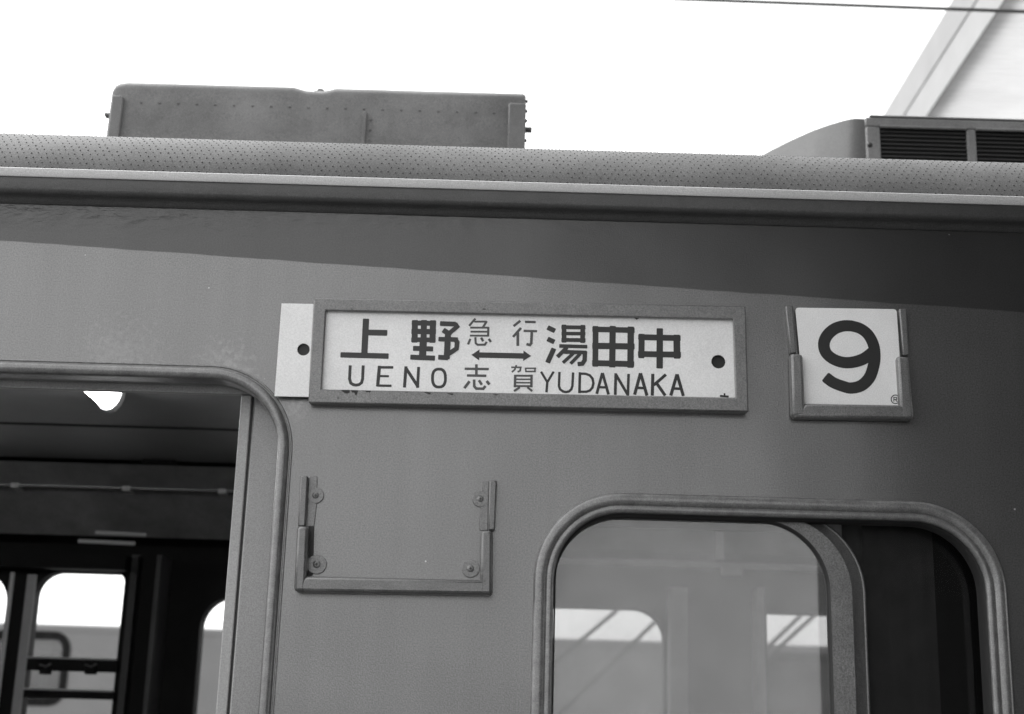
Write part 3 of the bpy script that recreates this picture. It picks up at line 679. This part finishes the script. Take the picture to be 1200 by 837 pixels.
# ------------------------------------------------------------------ lettering
class Ink:
    def __init__(s, conv, Y): s.bm = nb(); s.conv = conv; s.y = Y; s.k = 0
    def _y(s): s.k += 1; return s.y - 0.00003 * s.k
    def pts(s, l): return [Vector(s.conv(a, b, s.y)) for a, b in l]
    def stroke(s, l, w, closed=False, cap=True):
        p = s.pts(l); sc_ = (Vector(s.conv(l[0][0] + 10, l[0][1], s.y)) - Vector(s.conv(l[0][0], l[0][1], s.y))).length / 10
        h = w * sc_ / 2; y = s._y(); n = len(p); L = []; Rr = []
        for i in range(n):
            a = p[i - 1] if (i > 0 or closed) else p[i]; c = p[(i + 1) % n] if (i < n - 1 or closed) else p[i]
            t1 = (p[i] - a); t2 = (c - p[i])
            t1 = t1.normalized() if t1.length > 1e-9 else t2.normalized(); t2 = t2.normalized() if t2.length > 1e-9 else t1
            t = (t1 + t2).normalized(); nr = Vector((-t.y, t.x)); q = max(0.55, t.dot(t1)); L.append(p[i] + nr * h / q); Rr.append(p[i] - nr * h / q)
        def cap_(c, t):
            nr = Vector((-t.y, t.x)); r = h * 0.35; e = []
            for i in range(1, 4):
                a = math.pi / 2 * i / 4; e.append(c - nr * (h - r + r * math.cos(a)) * 1 + t * r * math.sin(a))
            f = [c + nr * (h - r + r * math.cos(math.pi / 2 * (4 - i) / 4)) + t * r * math.sin(math.pi / 2 * (4 - i) / 4) for i in range(1, 4)]
            return e + f
        V = lambda q: s.bm.verts.new((q.x, y, q.y))
        lv = [V(q) for q in L]; rv = [V(q) for q in Rr]
        for i in range(n if closed else n - 1):
            j = (i + 1) % n; s.bm.faces.new((lv[i], rv[i], rv[j], lv[j]))
        if not closed and cap:
            t = (p[-1] - p[-2]).normalized(); e = [V(q) for q in cap_(p[-1], t)]; s.bm.faces.new([rv[-1]] + e + [lv[-1]])
            t = (p[0] - p[1]).normalized(); e = [V(q) for q in cap_(p[0], t)]; s.bm.faces.new([lv[0]] + e + [rv[0]])
    def poly(s, l):
        y = s._y(); s.bm.faces.new([s.bm.verts.new((q.x, y, q.y)) for q in s.pts(l)])
    def curve(s, l, w, n=7):
        o_ = []
        q = [l[0]] + l + [l[-1]]
        for i in range(1, len(q) - 2):
            for j in range(n):
                t = j / n; a, b, c, d = q[i - 1], q[i], q[i + 1], q[i + 2]
                o_.append(tuple(0.5 * (2 * b[m] + (c[m] - a[m]) * t + (2 * a[m] - 5 * b[m] + 4 * c[m] - d[m]) * t * t + (3 * b[m] - a[m] - 3 * c[m] + d[m]) * t ** 3) for m in (0, 1)))
        o_.append(l[-1]); s.stroke(o_, w)
    def done(s, name, m, parent, label=None):
        o = obj(name, s.bm, m, parent)
        if label: o['label'] = label
        return o

# ---- destination board: enamel plate sliding in the frame, two holes
YBd = -0.0145
bpts = [(321.5, 464.5), (868, 476), (866, 366), (330, 355.5)]
hl_ = circ(355.7, 409.7, 7.3, YBd); hr_ = circ(842, 424, 8.2, YBd)
board = obj('destination_board', holed(nb(), quadpts(bpts, YBd), [hl_[::-1], hr_[::-1]], YBd, YBd + 0.0022), 'board_enamel', bevel=0.0006)
tag(board, 'white enamel destination board lettered UENO and YUDANAKA, slid into its frame', 'destination board')
k4 = lambda x, y, Y: Q(380 + x / 7.5, 360 + y / 7.5, Y)
k5 = lambda x, y, Y: Q(530 + x / 7.5, 360 + y / 7.5, Y)
k6 = lambda x, y, Y: Q(630 + x / 5.0, 360 + y / 5.0, Y)
YL = YBd - 0.00012
def char(conv, strokes, m='ink', polys=(), rings=()):
    i = Ink(conv, YL)
    for l, w_ in strokes: i.stroke(l, w_)
    for l in polys: i.poly(l)
    for l, w_ in rings: i.stroke(l, w_, closed=True)
    return i.done('character', m, board)
def ell(cx, cy, rx, ry, n=28, p=2.0):
    o_ = []
    for i in range(n):
        a = 2 * math.pi * i / n; c, s_ = math.cos(a), math.sin(a)
        o_.append((cx + rx * math.copysign(abs(c) ** (2 / p), c), cy + ry * math.copysign(abs(s_) ** (2 / p), s_)))
    return o_
char(k4, [([(367, 110), (352, 418)], 56), ([(372, 223), (546, 227)], 54), ([(150, 420), (558, 431)], 50)])
char(k4, [([(797, 122), (794, 304)], 54), ([(877, 122), (872, 304)], 54), ([(956, 124), (950, 306)], 54), ([(776, 140), (976, 143)], 46), ([(773, 214), (974, 217)], 49), ([(771, 286), (972, 289)], 44),
          ([(870, 300), (863, 445)], 64), ([(787, 363), (950, 368)], 46), ([(763, 440), (966, 449)], 46),
          ([(1024, 145), (1150, 150)], 44), ([(1152, 148), (1168, 172), (1108, 222)], 40), ([(1050, 205), (1108, 243)], 48), ([(1010, 282), (1168, 286)], 42), ([(1150, 283), (1168, 310), (1162, 365), (1098, 408)], 42), ([(1088, 225), (1076, 450)], 54), ([(1082, 446), (1008, 441)], 44)])
char(k4, [([(228, 516), (222, 630), (233, 668), (255, 682), (280, 686), (306, 681), (328, 664), (337, 630), (342, 516)], 27)])
char(k4, [([(485, 520), (469, 694)], 30), ([(484, 530), (603, 530)], 24), ([(478, 606), (565, 608)], 20), ([(470, 690), (588, 692)], 22)])
char(k4, [([(718, 525), (705, 703)], 28), ([(716, 534), (824, 700)], 28), ([(829, 530), (820, 706)], 26)])
char(k4, [], rings=[(ell(1008, 624, 57, 79, 32, 2.5), 26)])
char(k5, [([(202, 103), (150, 163)], 20), ([(196, 128), (300, 128)], 18), ([(302, 126), (268, 180)], 20), ([(160, 181), (318, 181)], 18), ([(317, 178), (315, 256)], 20), ([(163, 216), (314, 217)], 17), ([(157, 251), (316, 252)], 17),
          ([(158, 282), (139, 326)], 20), ([(203, 268), (206, 318), (222, 331), (286, 331), (301, 308)], 19), ([(255, 272), (270, 298)], 22), ([(322, 282), (338, 304)], 22)], 'red_ink')
char(k5, [([(596, 122), (541, 166)], 23), ([(602, 186), (536, 260)], 23), ([(576, 226), (576, 338)], 25), ([(642, 130), (730, 132)], 22), ([(630, 209), (742, 212)], 21), ([(699, 212), (694, 318), (682, 334), (655, 326)], 24)], 'red_ink')
char(k5, [([(230, 421), (632, 430)], 50)], 'ink', [[(168, 420), (240, 372), (237, 470)], [(694, 430), (626, 382), (622, 474)]])
char(k5, [([(212, 506), (212, 604)], 24), ([(112, 542), (318, 545)], 23), ([(132, 601), (296, 604)], 23), ([(150, 655), (108, 710)], 25), ([(192, 640), (193, 697), (210, 716), (272, 718), (290, 696)], 24), ([(236, 646), (258, 680)], 24), ([(304, 652), (324, 678)], 26)], 'red_ink')
char(k5, [([(520, 529), (602, 530), (596, 560), (576, 569)], 16), ([(563, 512), (550, 548), (526, 570)], 16), ([(640, 538), (735, 538)], 14), ([(645, 566), (733, 566)], 14), ([(645, 536), (647, 570)], 14), ([(728, 536), (726, 570)], 14),
          ([(553, 598), (550, 702)], 22), ([(697, 598), (695, 702)], 22), ([(552, 603), (697, 604)], 18), ([(552, 634), (697, 635)], 14), ([(552, 664), (697, 665)], 14), ([(552, 694), (697, 695)], 18), ([(592, 706), (545, 737)], 20), ([(662, 706), (700, 737)], 20)], 'red_ink')
char(k6, [([(62, 121), (98, 138)], 30), ([(62, 188), (94, 203)], 30), ([(94, 246), (60, 322)], 30), ([(155, 107), (155, 204)], 28), ([(265, 109), (263, 206)], 28), ([(143, 118), (277, 120)], 24), ([(143, 155), (277, 156)], 22), ([(143, 192), (277, 194)], 24), ([(130, 228), (288, 232)], 22),
          ([(170, 238), (118, 290)], 24), ([(150, 262), (284, 267)], 24), ([(278, 262), (275, 312), (262, 332), (238, 334)], 26), ([(208, 272), (150, 325)], 20), ([(247, 276), (195, 330)], 20)])
char(k6, [([(340, 116), (338, 344)], 34), ([(440, 116), (437, 348)], 37), ([(546, 120), (544, 350)], 38), ([(326, 130), (563, 136)], 34), ([(326, 227), (562, 231)], 38), ([(325, 328), (560, 334)], 36)])
char(k6, [([(610, 162), (608, 294)], 36), ([(815, 168), (817, 296)], 40), ([(716, 130), (715, 354)], 38), ([(595, 176), (832, 182)], 36), ([(594, 275), (834, 279)], 36)])
char(k6, [([(21, 380), (58, 442)], 14), ([(93, 380), (56, 442)], 14), ([(57, 436), (52, 497)], 15)])
char(k6, [([(128, 382), (125, 462), (132, 482), (148, 494), (166, 498), (184, 494), (198, 481), (204, 462), (208, 385)], 15)])
char(k6, [([(248, 384), (245, 502)], 16), ([(250, 390), (282, 391), (306, 400), (322, 420), (327, 446), (321, 472), (306, 489), (285, 496), (246, 496)], 15)])
for a in ([([(379, 388), (347, 506)], 17), ([(381, 388), (415, 510)], 17), ([(360, 469), (404, 471)], 15)],
          [([(458, 390), (455, 512)], 17), ([(459, 396), (527, 512)], 17), ([(533, 394), (529, 516)], 16)],
          [([(602, 390), (569, 511)], 19), ([(604, 390), (640, 516)], 19), ([(582, 473), (630, 475)], 16)],
          [([(675, 394), (672, 516)], 19), ([(750, 397), (682, 456)], 18), ([(698, 447), (746, 516)], 19)],
          [([(816, 396), (781, 516)], 19), ([(818, 396), (853, 518)], 19), ([(795, 477), (842, 479)], 16)]): char(k6, a)
# dark sliver of older lettering at the lower edge
char(k6, [([(1070, 521), (1118, 524)], 12), ([(1095, 506), (1096, 522)], 10)])
# chipped paint along the lip of the frame
ic = Ink(k4, -0.0223)
for l in ([(148, 735), (165, 727), (225, 728), (222, 752), (200, 760), (175, 752)], [(235, 729), (297, 732), (292, 752), (282, 776), (270, 768), (262, 748), (246, 752)], [(356, 734), (414, 736), (398, 752), (388, 745), (374, 750)], [(700, 742), (742, 745), (728, 752)], [(872, 745), (938, 750), (930, 768), (905, 760), (888, 756)], [(1072, 755), (1138, 760), (1128, 772), (1100, 766)], [(1478, 765), (1535, 768), (1510, 776)],
          [(236, 22), (250, 24), (244, 8)], [(1425 - 40, 20), (1425, 22), (1405, 12)]): ic.poly(l)
ic.done('paint_chip', 'chip_dark', sf)
ic = Ink(k6, -0.0223); ic.poly([(565, 62), (596, 64), (580, 74)]); ic.done('paint_chip', 'chip_dark', sf)

# ---- number plate
YN = -0.0095
npl = [cN(*p, YN) for p in [(200, 512), (640, 520), (612, 85), (160, 78)]]
def round_quad(q, r, n=6):
    o_ = []
    m = len(q)
    for i in range(m):
        p = Vector(q[i]); a = (Vector(q[i - 1]) - p).normalized(); b = (Vector(q[(i + 1) % m]) - p).normalized()
        for j in range(n + 1):
            t = j / n; o_.append(tuple((1 - t) ** 2 * (p + a * r) + 2 * t * (1 - t) * p + t * t * (p + b * r)))
    return o_
plate = obj('number_plate', prism(nb(), round_quad(npl, 0.006), YN, YN + 0.002), 'board_enamel', bevel=0.0005)
tag(plate, 'square white enamel plate with a black figure 9 in its holder', 'number plate')
i9 = Ink(cN, YN - 0.00012)
i9.curve([(299, 391), (330, 413), (375, 430), (410, 437), (455, 425), (490, 390), (508, 340), (514, 295), (508, 245), (485, 200), (450, 172), (410, 160)], 52, 6)
i9.curve([(412, 160), (375, 160), (335, 173), (302, 202), (287, 240), (297, 280), (330, 308), (375, 323), (420, 321), (465, 306), (500, 281)], 52, 6)
i9.done('figure', 'ink', plate)
ir = Ink(cN, YN - 0.00012); ir.stroke(ell(606, 487, 19, 19, 24), 4.5, closed=True); ir.stroke([(599, 497), (599, 478), (611, 479), (611, 488), (600, 488)], 4); ir.stroke([(606, 489), (614, 498)], 4); ir.done('stamp', 'ink', plate)

# ------------------------------------------------------------------ ground, platform, tracks
ZG = -0.92
g = nb(); box(g, -600, 600, -600, 600, ZG - 0.6, ZG - 0.30); struct(obj('ground', g, 'ballast_mat'))
g = nb(); box(g, -80, 80, -9.0, -0.14, ZG - 0.3, -0.004); pf = struct(obj('platform', g, 'asphalt'))
g = nb(); box(g, -80, 80, -0.60, -0.10, -0.16, 0.0); obj('platform_edge', g, 'concrete', pf, bevel=0.01)
def track(yc):
    t = empty('track', (0, yc, ZG - 0.30)); struct(t)
    for s_ in (-1, 1):
        g = nb(); xsweep(g, [(s_ * .565 - .065, 0.16), (s_ * .565 + .065, 0.16), (s_ * .565 + .065, .175), (s_ * .565 + .012, .19), (s_ * .565 + .012, .27), (s_ * .565 + .033, .28), (s_ * .565 + .033, .312), (s_ * .565 - .033, .312), (s_ * .565 - .033, .28), (s_ * .565 - .012, .27), (s_ * .565 - .012, .19), (s_ * .565 - .065, .175)], -80, 80, 1, True)
        obj('rail', g, 'rail_steel', t)
    me = None
    for i in range(60):
        if me is None:
            g = nb(); box(g, -0.11, 0.11, -1.15, 1.15, 0.0, 0.158); sl = obj('sleeper', g, 'timber_dark', t); me = sl.data
        else:
            sl = bpy.data.objects.new('sleeper', me); COL.objects.link(sl); sl.parent = t
        sl.location.x = -18 + 0.6 * i
track(WIDTH / 2); track(WIDTH / 2 + 3.9)

# ------------------------------------------------------------------ unseen shelter added behind the camera, right, to darken the carriage side
sh = empty('light_blocker', (3.2, -3.6, 0)); tag(sh, 'unseen dark shelter added to shade the right of the carriage side', 'shelter')
def pobj(root, name, bm, m, **k):
    o = obj(name, bm, m, None, **k); o.parent = root; o.matrix_parent_inverse = Matrix.Translation(-root.location); return o
SX = 0.70
g = nb(); box(g, SX + 0.46, SX + 7, -3.05, -2.6, 0.0, 3.2); pobj(sh, 'wall', g, 'timber_dark')  # wall of the added light blocker
for i in range(16):
    g = nb(); box(g, SX + 0.46 + 0.40 * i, SX + 0.85 + 0.40 * i, -2.62, -2.5795, 0.0, 3.18); pobj(sh, 'added_plank', g, 'timber_dark')
g = nb(); box(g, SX - 0.35, SX + 7.4, -3.3, -0.30, 3.205, 3.36); pobj(sh, 'roof', g, 'timber_dark', bevel=0.02)  # roof of the added light blocker
g = nb(); box(g, SX + 0.22, SX + 0.28, -2.0, -0.36, 0.0, 3.2045); pobj(sh, 'added_side_screen', g, 'timber_dark')
for x in (SX + 0.40, SX + 3.4, SX + 6.9):
    g = nb(); box(g, x, x + 0.14, -1.0, -0.86, 0.0, 3.2045); pobj(sh, 'added_post', g, 'timber_dark', bevel=0.01)

# ------------------------------------------------------------------ beyond: second train, platform canopy, wires
YT = 12.6
zt_ = P(80, 731, YT).z
t2 = empty('train_car', (-1, YT + 1.4, ZG - 0.30)); tag(t2, 'plain grey carriage standing several tracks beyond, seen through the windows', 'train')
tx0, tx1 = -9.0, 9.0
wz1 = P(60, 747, YT).z; wz0 = wz1 - 0.62
wins = []
xr = P(76, 760, YT).x
xx = xr - 0.75
kk = [(xx, xr)]
for i in range(1, 7): kk.append((xr + 1.15 + (i - 1) * 2.0, xr + 1.15 + (i - 1) * 2.0 + 1.3))
kk = [kk[0]] + [q for q in kk[1:] if q[0] > 1.8]
holes = [rrect(a, b, wz0, wz1, 0.12, 6) for a, b in kk]
pobj(t2, 'body', holed(nb(), [(tx0, -0.3), (tx1, -0.3), (tx1, zt_ - 0.10), (tx0, zt_ - 0.10)], [dedupe(h_)[::-1] for h_ in holes], YT, YT + 0.06), 'far_paint')
prof = [(YT, zt_ - 0.1005), (YT - 0.01, zt_ - 0.06), (YT - 0.008, zt_ - 0.02), (YT + 0.02, zt_), (YT + 1.4, zt_ + 0.05), (YT + 2.78, zt_), (YT + 2.8, zt_ - 0.1005)]
pobj(t2, 'roof', xsweep(nb(), prof, tx0, tx1, 1, True), 'far_paint', smooth=True, autosmooth=40)
g = nb(); box(g, tx0, tx1, YT + 2.74, YT + 2.8, -0.3, zt_ - 0.101); pobj(t2, 'body', g, 'far_paint')
g = nb(); box(g, tx0, tx1, YT + 0.0605, YT + 2.739, -0.3, 0.2); pobj(t2, 'floor', g, 'floor_lino')
for xe in (tx0 + .001, tx1 - .051):
    g = nb(); box(g, xe, xe + 0.05, YT + 0.0605, YT + 2.739, 0.2005, zt_ - 0.101); pobj(t2, 'end_wall', g, 'far_paint')
for (a, b), h_ in zip(kk, holes):
    fr_ = pobj(t2, 'window_frame', ring_sweep(nb(), dedupe(h_), [(-0.02, YT + 0.03), (-0.02, YT - 0.01), (0.06, YT - 0.01), (0.06, YT)]), 'interior_black')
    pobj(t2, 'glass_pane', prism(nb(), dedupe(h_), YT + 0.04, YT + 0.041), 'glass')
    g = nb(); box(g, (a + b) / 2 - 0.02, (a + b) / 2 + 0.02, YT + 0.015, YT + 0.035, wz0, wz1); pobj(t2, 'mullion', g, 'white_steel')
for bx in (-6, 6):
    for wx in (bx - 1.05, bx + 1.05):
        for wy in (0.835, 1.965):
            g = nb(); tube(g, [(wx, YT + wy - .06, ZG + 0.012 + 0.43), (wx, YT + wy + .06, ZG + 0.012 + 0.43)], 0.43, 24); pobj(t2, 'wheel', g, 'rail_steel')
track(YT + 1.4)

# canopy over the next platform: end beams run across the tracks
cn = empty('platform_canopy', (4.5, 7.5, -0.3)); tag(cn, 'white platform canopy with translucent sheets beyond the carriage roof', 'canopy')
def ratio(px, py): q = P(px, py, 8.0); return q.x / (q.z - CAM.z)
ex = 2.6; CY0, CY1 = 4.3, 11.0
z1, z2, z3 = (CAM.z + ex / ratio(px, 84) for px in (1065, 1091, 1120))
HC = z3 + 0.02
g = nb(); box(g, ex, ex + 0.06, CY0, CY1, z2 - 0.003, z1); pobj(cn, 'fascia_board', g, 'grey_steel', bevel=0.006)
g = nb(); box(g, ex + 0.005, ex + 0.017, CY0 + 0.01, CY1 - 0.01, z3, z2 - 0.0035); pobj(cn, 'fascia_board', g, 'white_steel', bevel=0.006)
g = nb(); tube(g, [(ex + 0.02, 6.35, z3 - 0.05), (ex + 0.6, 6.35, z3 - 0.05)], 0.06, 12); pobj(cn, 'lamp_fitting', g, 'grey_steel', smooth=True, autosmooth=40)
for i in range(14):
    y0 = CY0 + 0.45 * i; y1 = min(y0 + 0.44, CY1)
    if y0 >= CY1: break
    bm = nb(); nx = 36; pr = []
    for k in range(nx + 1):
        y = y0 + (y1 - y0) * k / nx; pr.append((y, HC + 0.16 + 0.012 * math.sin(2 * math.pi * (y - CY0) / 0.075)))
    xsweep(bm, pr, ex + 0.07, ex + 7.0, 1); pobj(cn, 'roof_sheet', bm, 'plastic_sheet', smooth=True)
for y in (CY0 + 0.03, 6.6, 8.5, CY1 - 0.13):
    g = nb(); box(g, ex + 0.0605, ex + 7.0, y, y + 0.10, HC, HC + 0.135); pobj(cn, 'purlin', g, 'white_steel', bevel=0.005)
for x in (ex + 1.2, ex + 4.4):
    g = nb(); box(g, x, x + 0.16, 7.45, 7.61, -0.3, HC + 0.135); pobj(cn, 'column', g, 'white_steel', bevel=0.01)
    for s_ in (-1, 1):
        pts = [(x + 0.08, 7.53 + s_ * (0.1 + 1.6 * math.sin(R(a))), HC - 1.3 + 1.32 * (1 - math.cos(R(a)))) for a in range(0, 91, 9)]
        g = nb(); tube(g, pts, 0.045, 10); pobj(cn, 'curved_brace', g, 'white_steel', smooth=True)
g = nb(); box(g, -60, 60, 5.75, 9.6, ZG - 0.3, -0.30); struct(obj('platform', g, 'concrete'))

# contact wire of the next track
def wire(px0, py0, px1, py1, Y, rad, label, grp=None):
    a, b = P(px0, py0, Y), P(px1, py1, Y); d = b - a
    g = nb(); tube(g, [a - d * 12 + Vector((0, 0, 0)), a - d * 3, a, b, b + d * 3, b + d * 12], rad, 8)
    o = obj('overhead_wire', g, 'wire_metal'); tag(o, label, 'wire', grp); return o
wire(850, 1.0, 1200, 13.8, 2.5, 0.0065, 'black overhead wire crossing the sky in front of the white canopy')
# slanting stay wires seen through the far windows
for (a, b) in (((648, 778), (722, 716)), ((704, 790), (775, 722)), ((898, 760), (940, 720)), ((912, 760), (960, 716))):
    A_, B_ = P(*a, 11.0), P(*b, 11.0); d = (B_ - A_)
    t0 = (A_.z - (ZG - 0.3)) / d.z; A2 = A_ - d * t0; B2 = B_ + d * 2.0
    g = nb(); tube(g, [A2, B2], 0.022, 6); o = obj('stay_wire', g, 'wire_metal'); tag(o, 'slanting stay wire seen through the carriage windows', 'wire', 'slanting stay wires beyond the carriage')

# unseen building added behind the camera for the paint and glass to mirror
sb = empty('reflection_building', (14, -26, ZG - 0.3)); tag(sb, 'long unseen building added for the paint and glass to reflect', 'building')
wx_ = [(11.0 + 3.0 * i, 12.6 + 3.0 * i) for i in range(7)]
hh = [[(a, z0), (b, z0), (b, z0 + 1.7), (a, z0 + 1.7)] for a, b in wx_ for z0 in (0.4, 4.2)]
pobj(sb, 'wall', holed(nb(), [(-3.2, ZG - 0.3), (31.5, ZG - 0.3), (31.5, 7.4), (-3.2, 7.4)], [h_[::-1] for h_ in hh], -24.3, -24.0), 'render_wall')  # wall of the added reflection building
for h_ in hh: pobj(sb, 'window', prism(nb(), h_, -24.22, -24.2), 'glass_dark')  # windows of the added reflection building
g = nb(); box(g, -3.2, 31.5, -31, -24.305, ZG - 0.3, 7.4); pobj(sb, 'added_wing', g, 'render_wall')
g = nb(); box(g, -3.6, 31.9, -31.4, -23.4, 7.405, 7.8); pobj(sb, 'roof', g, 'concrete', bevel=0.03)  # roof of the added reflection building
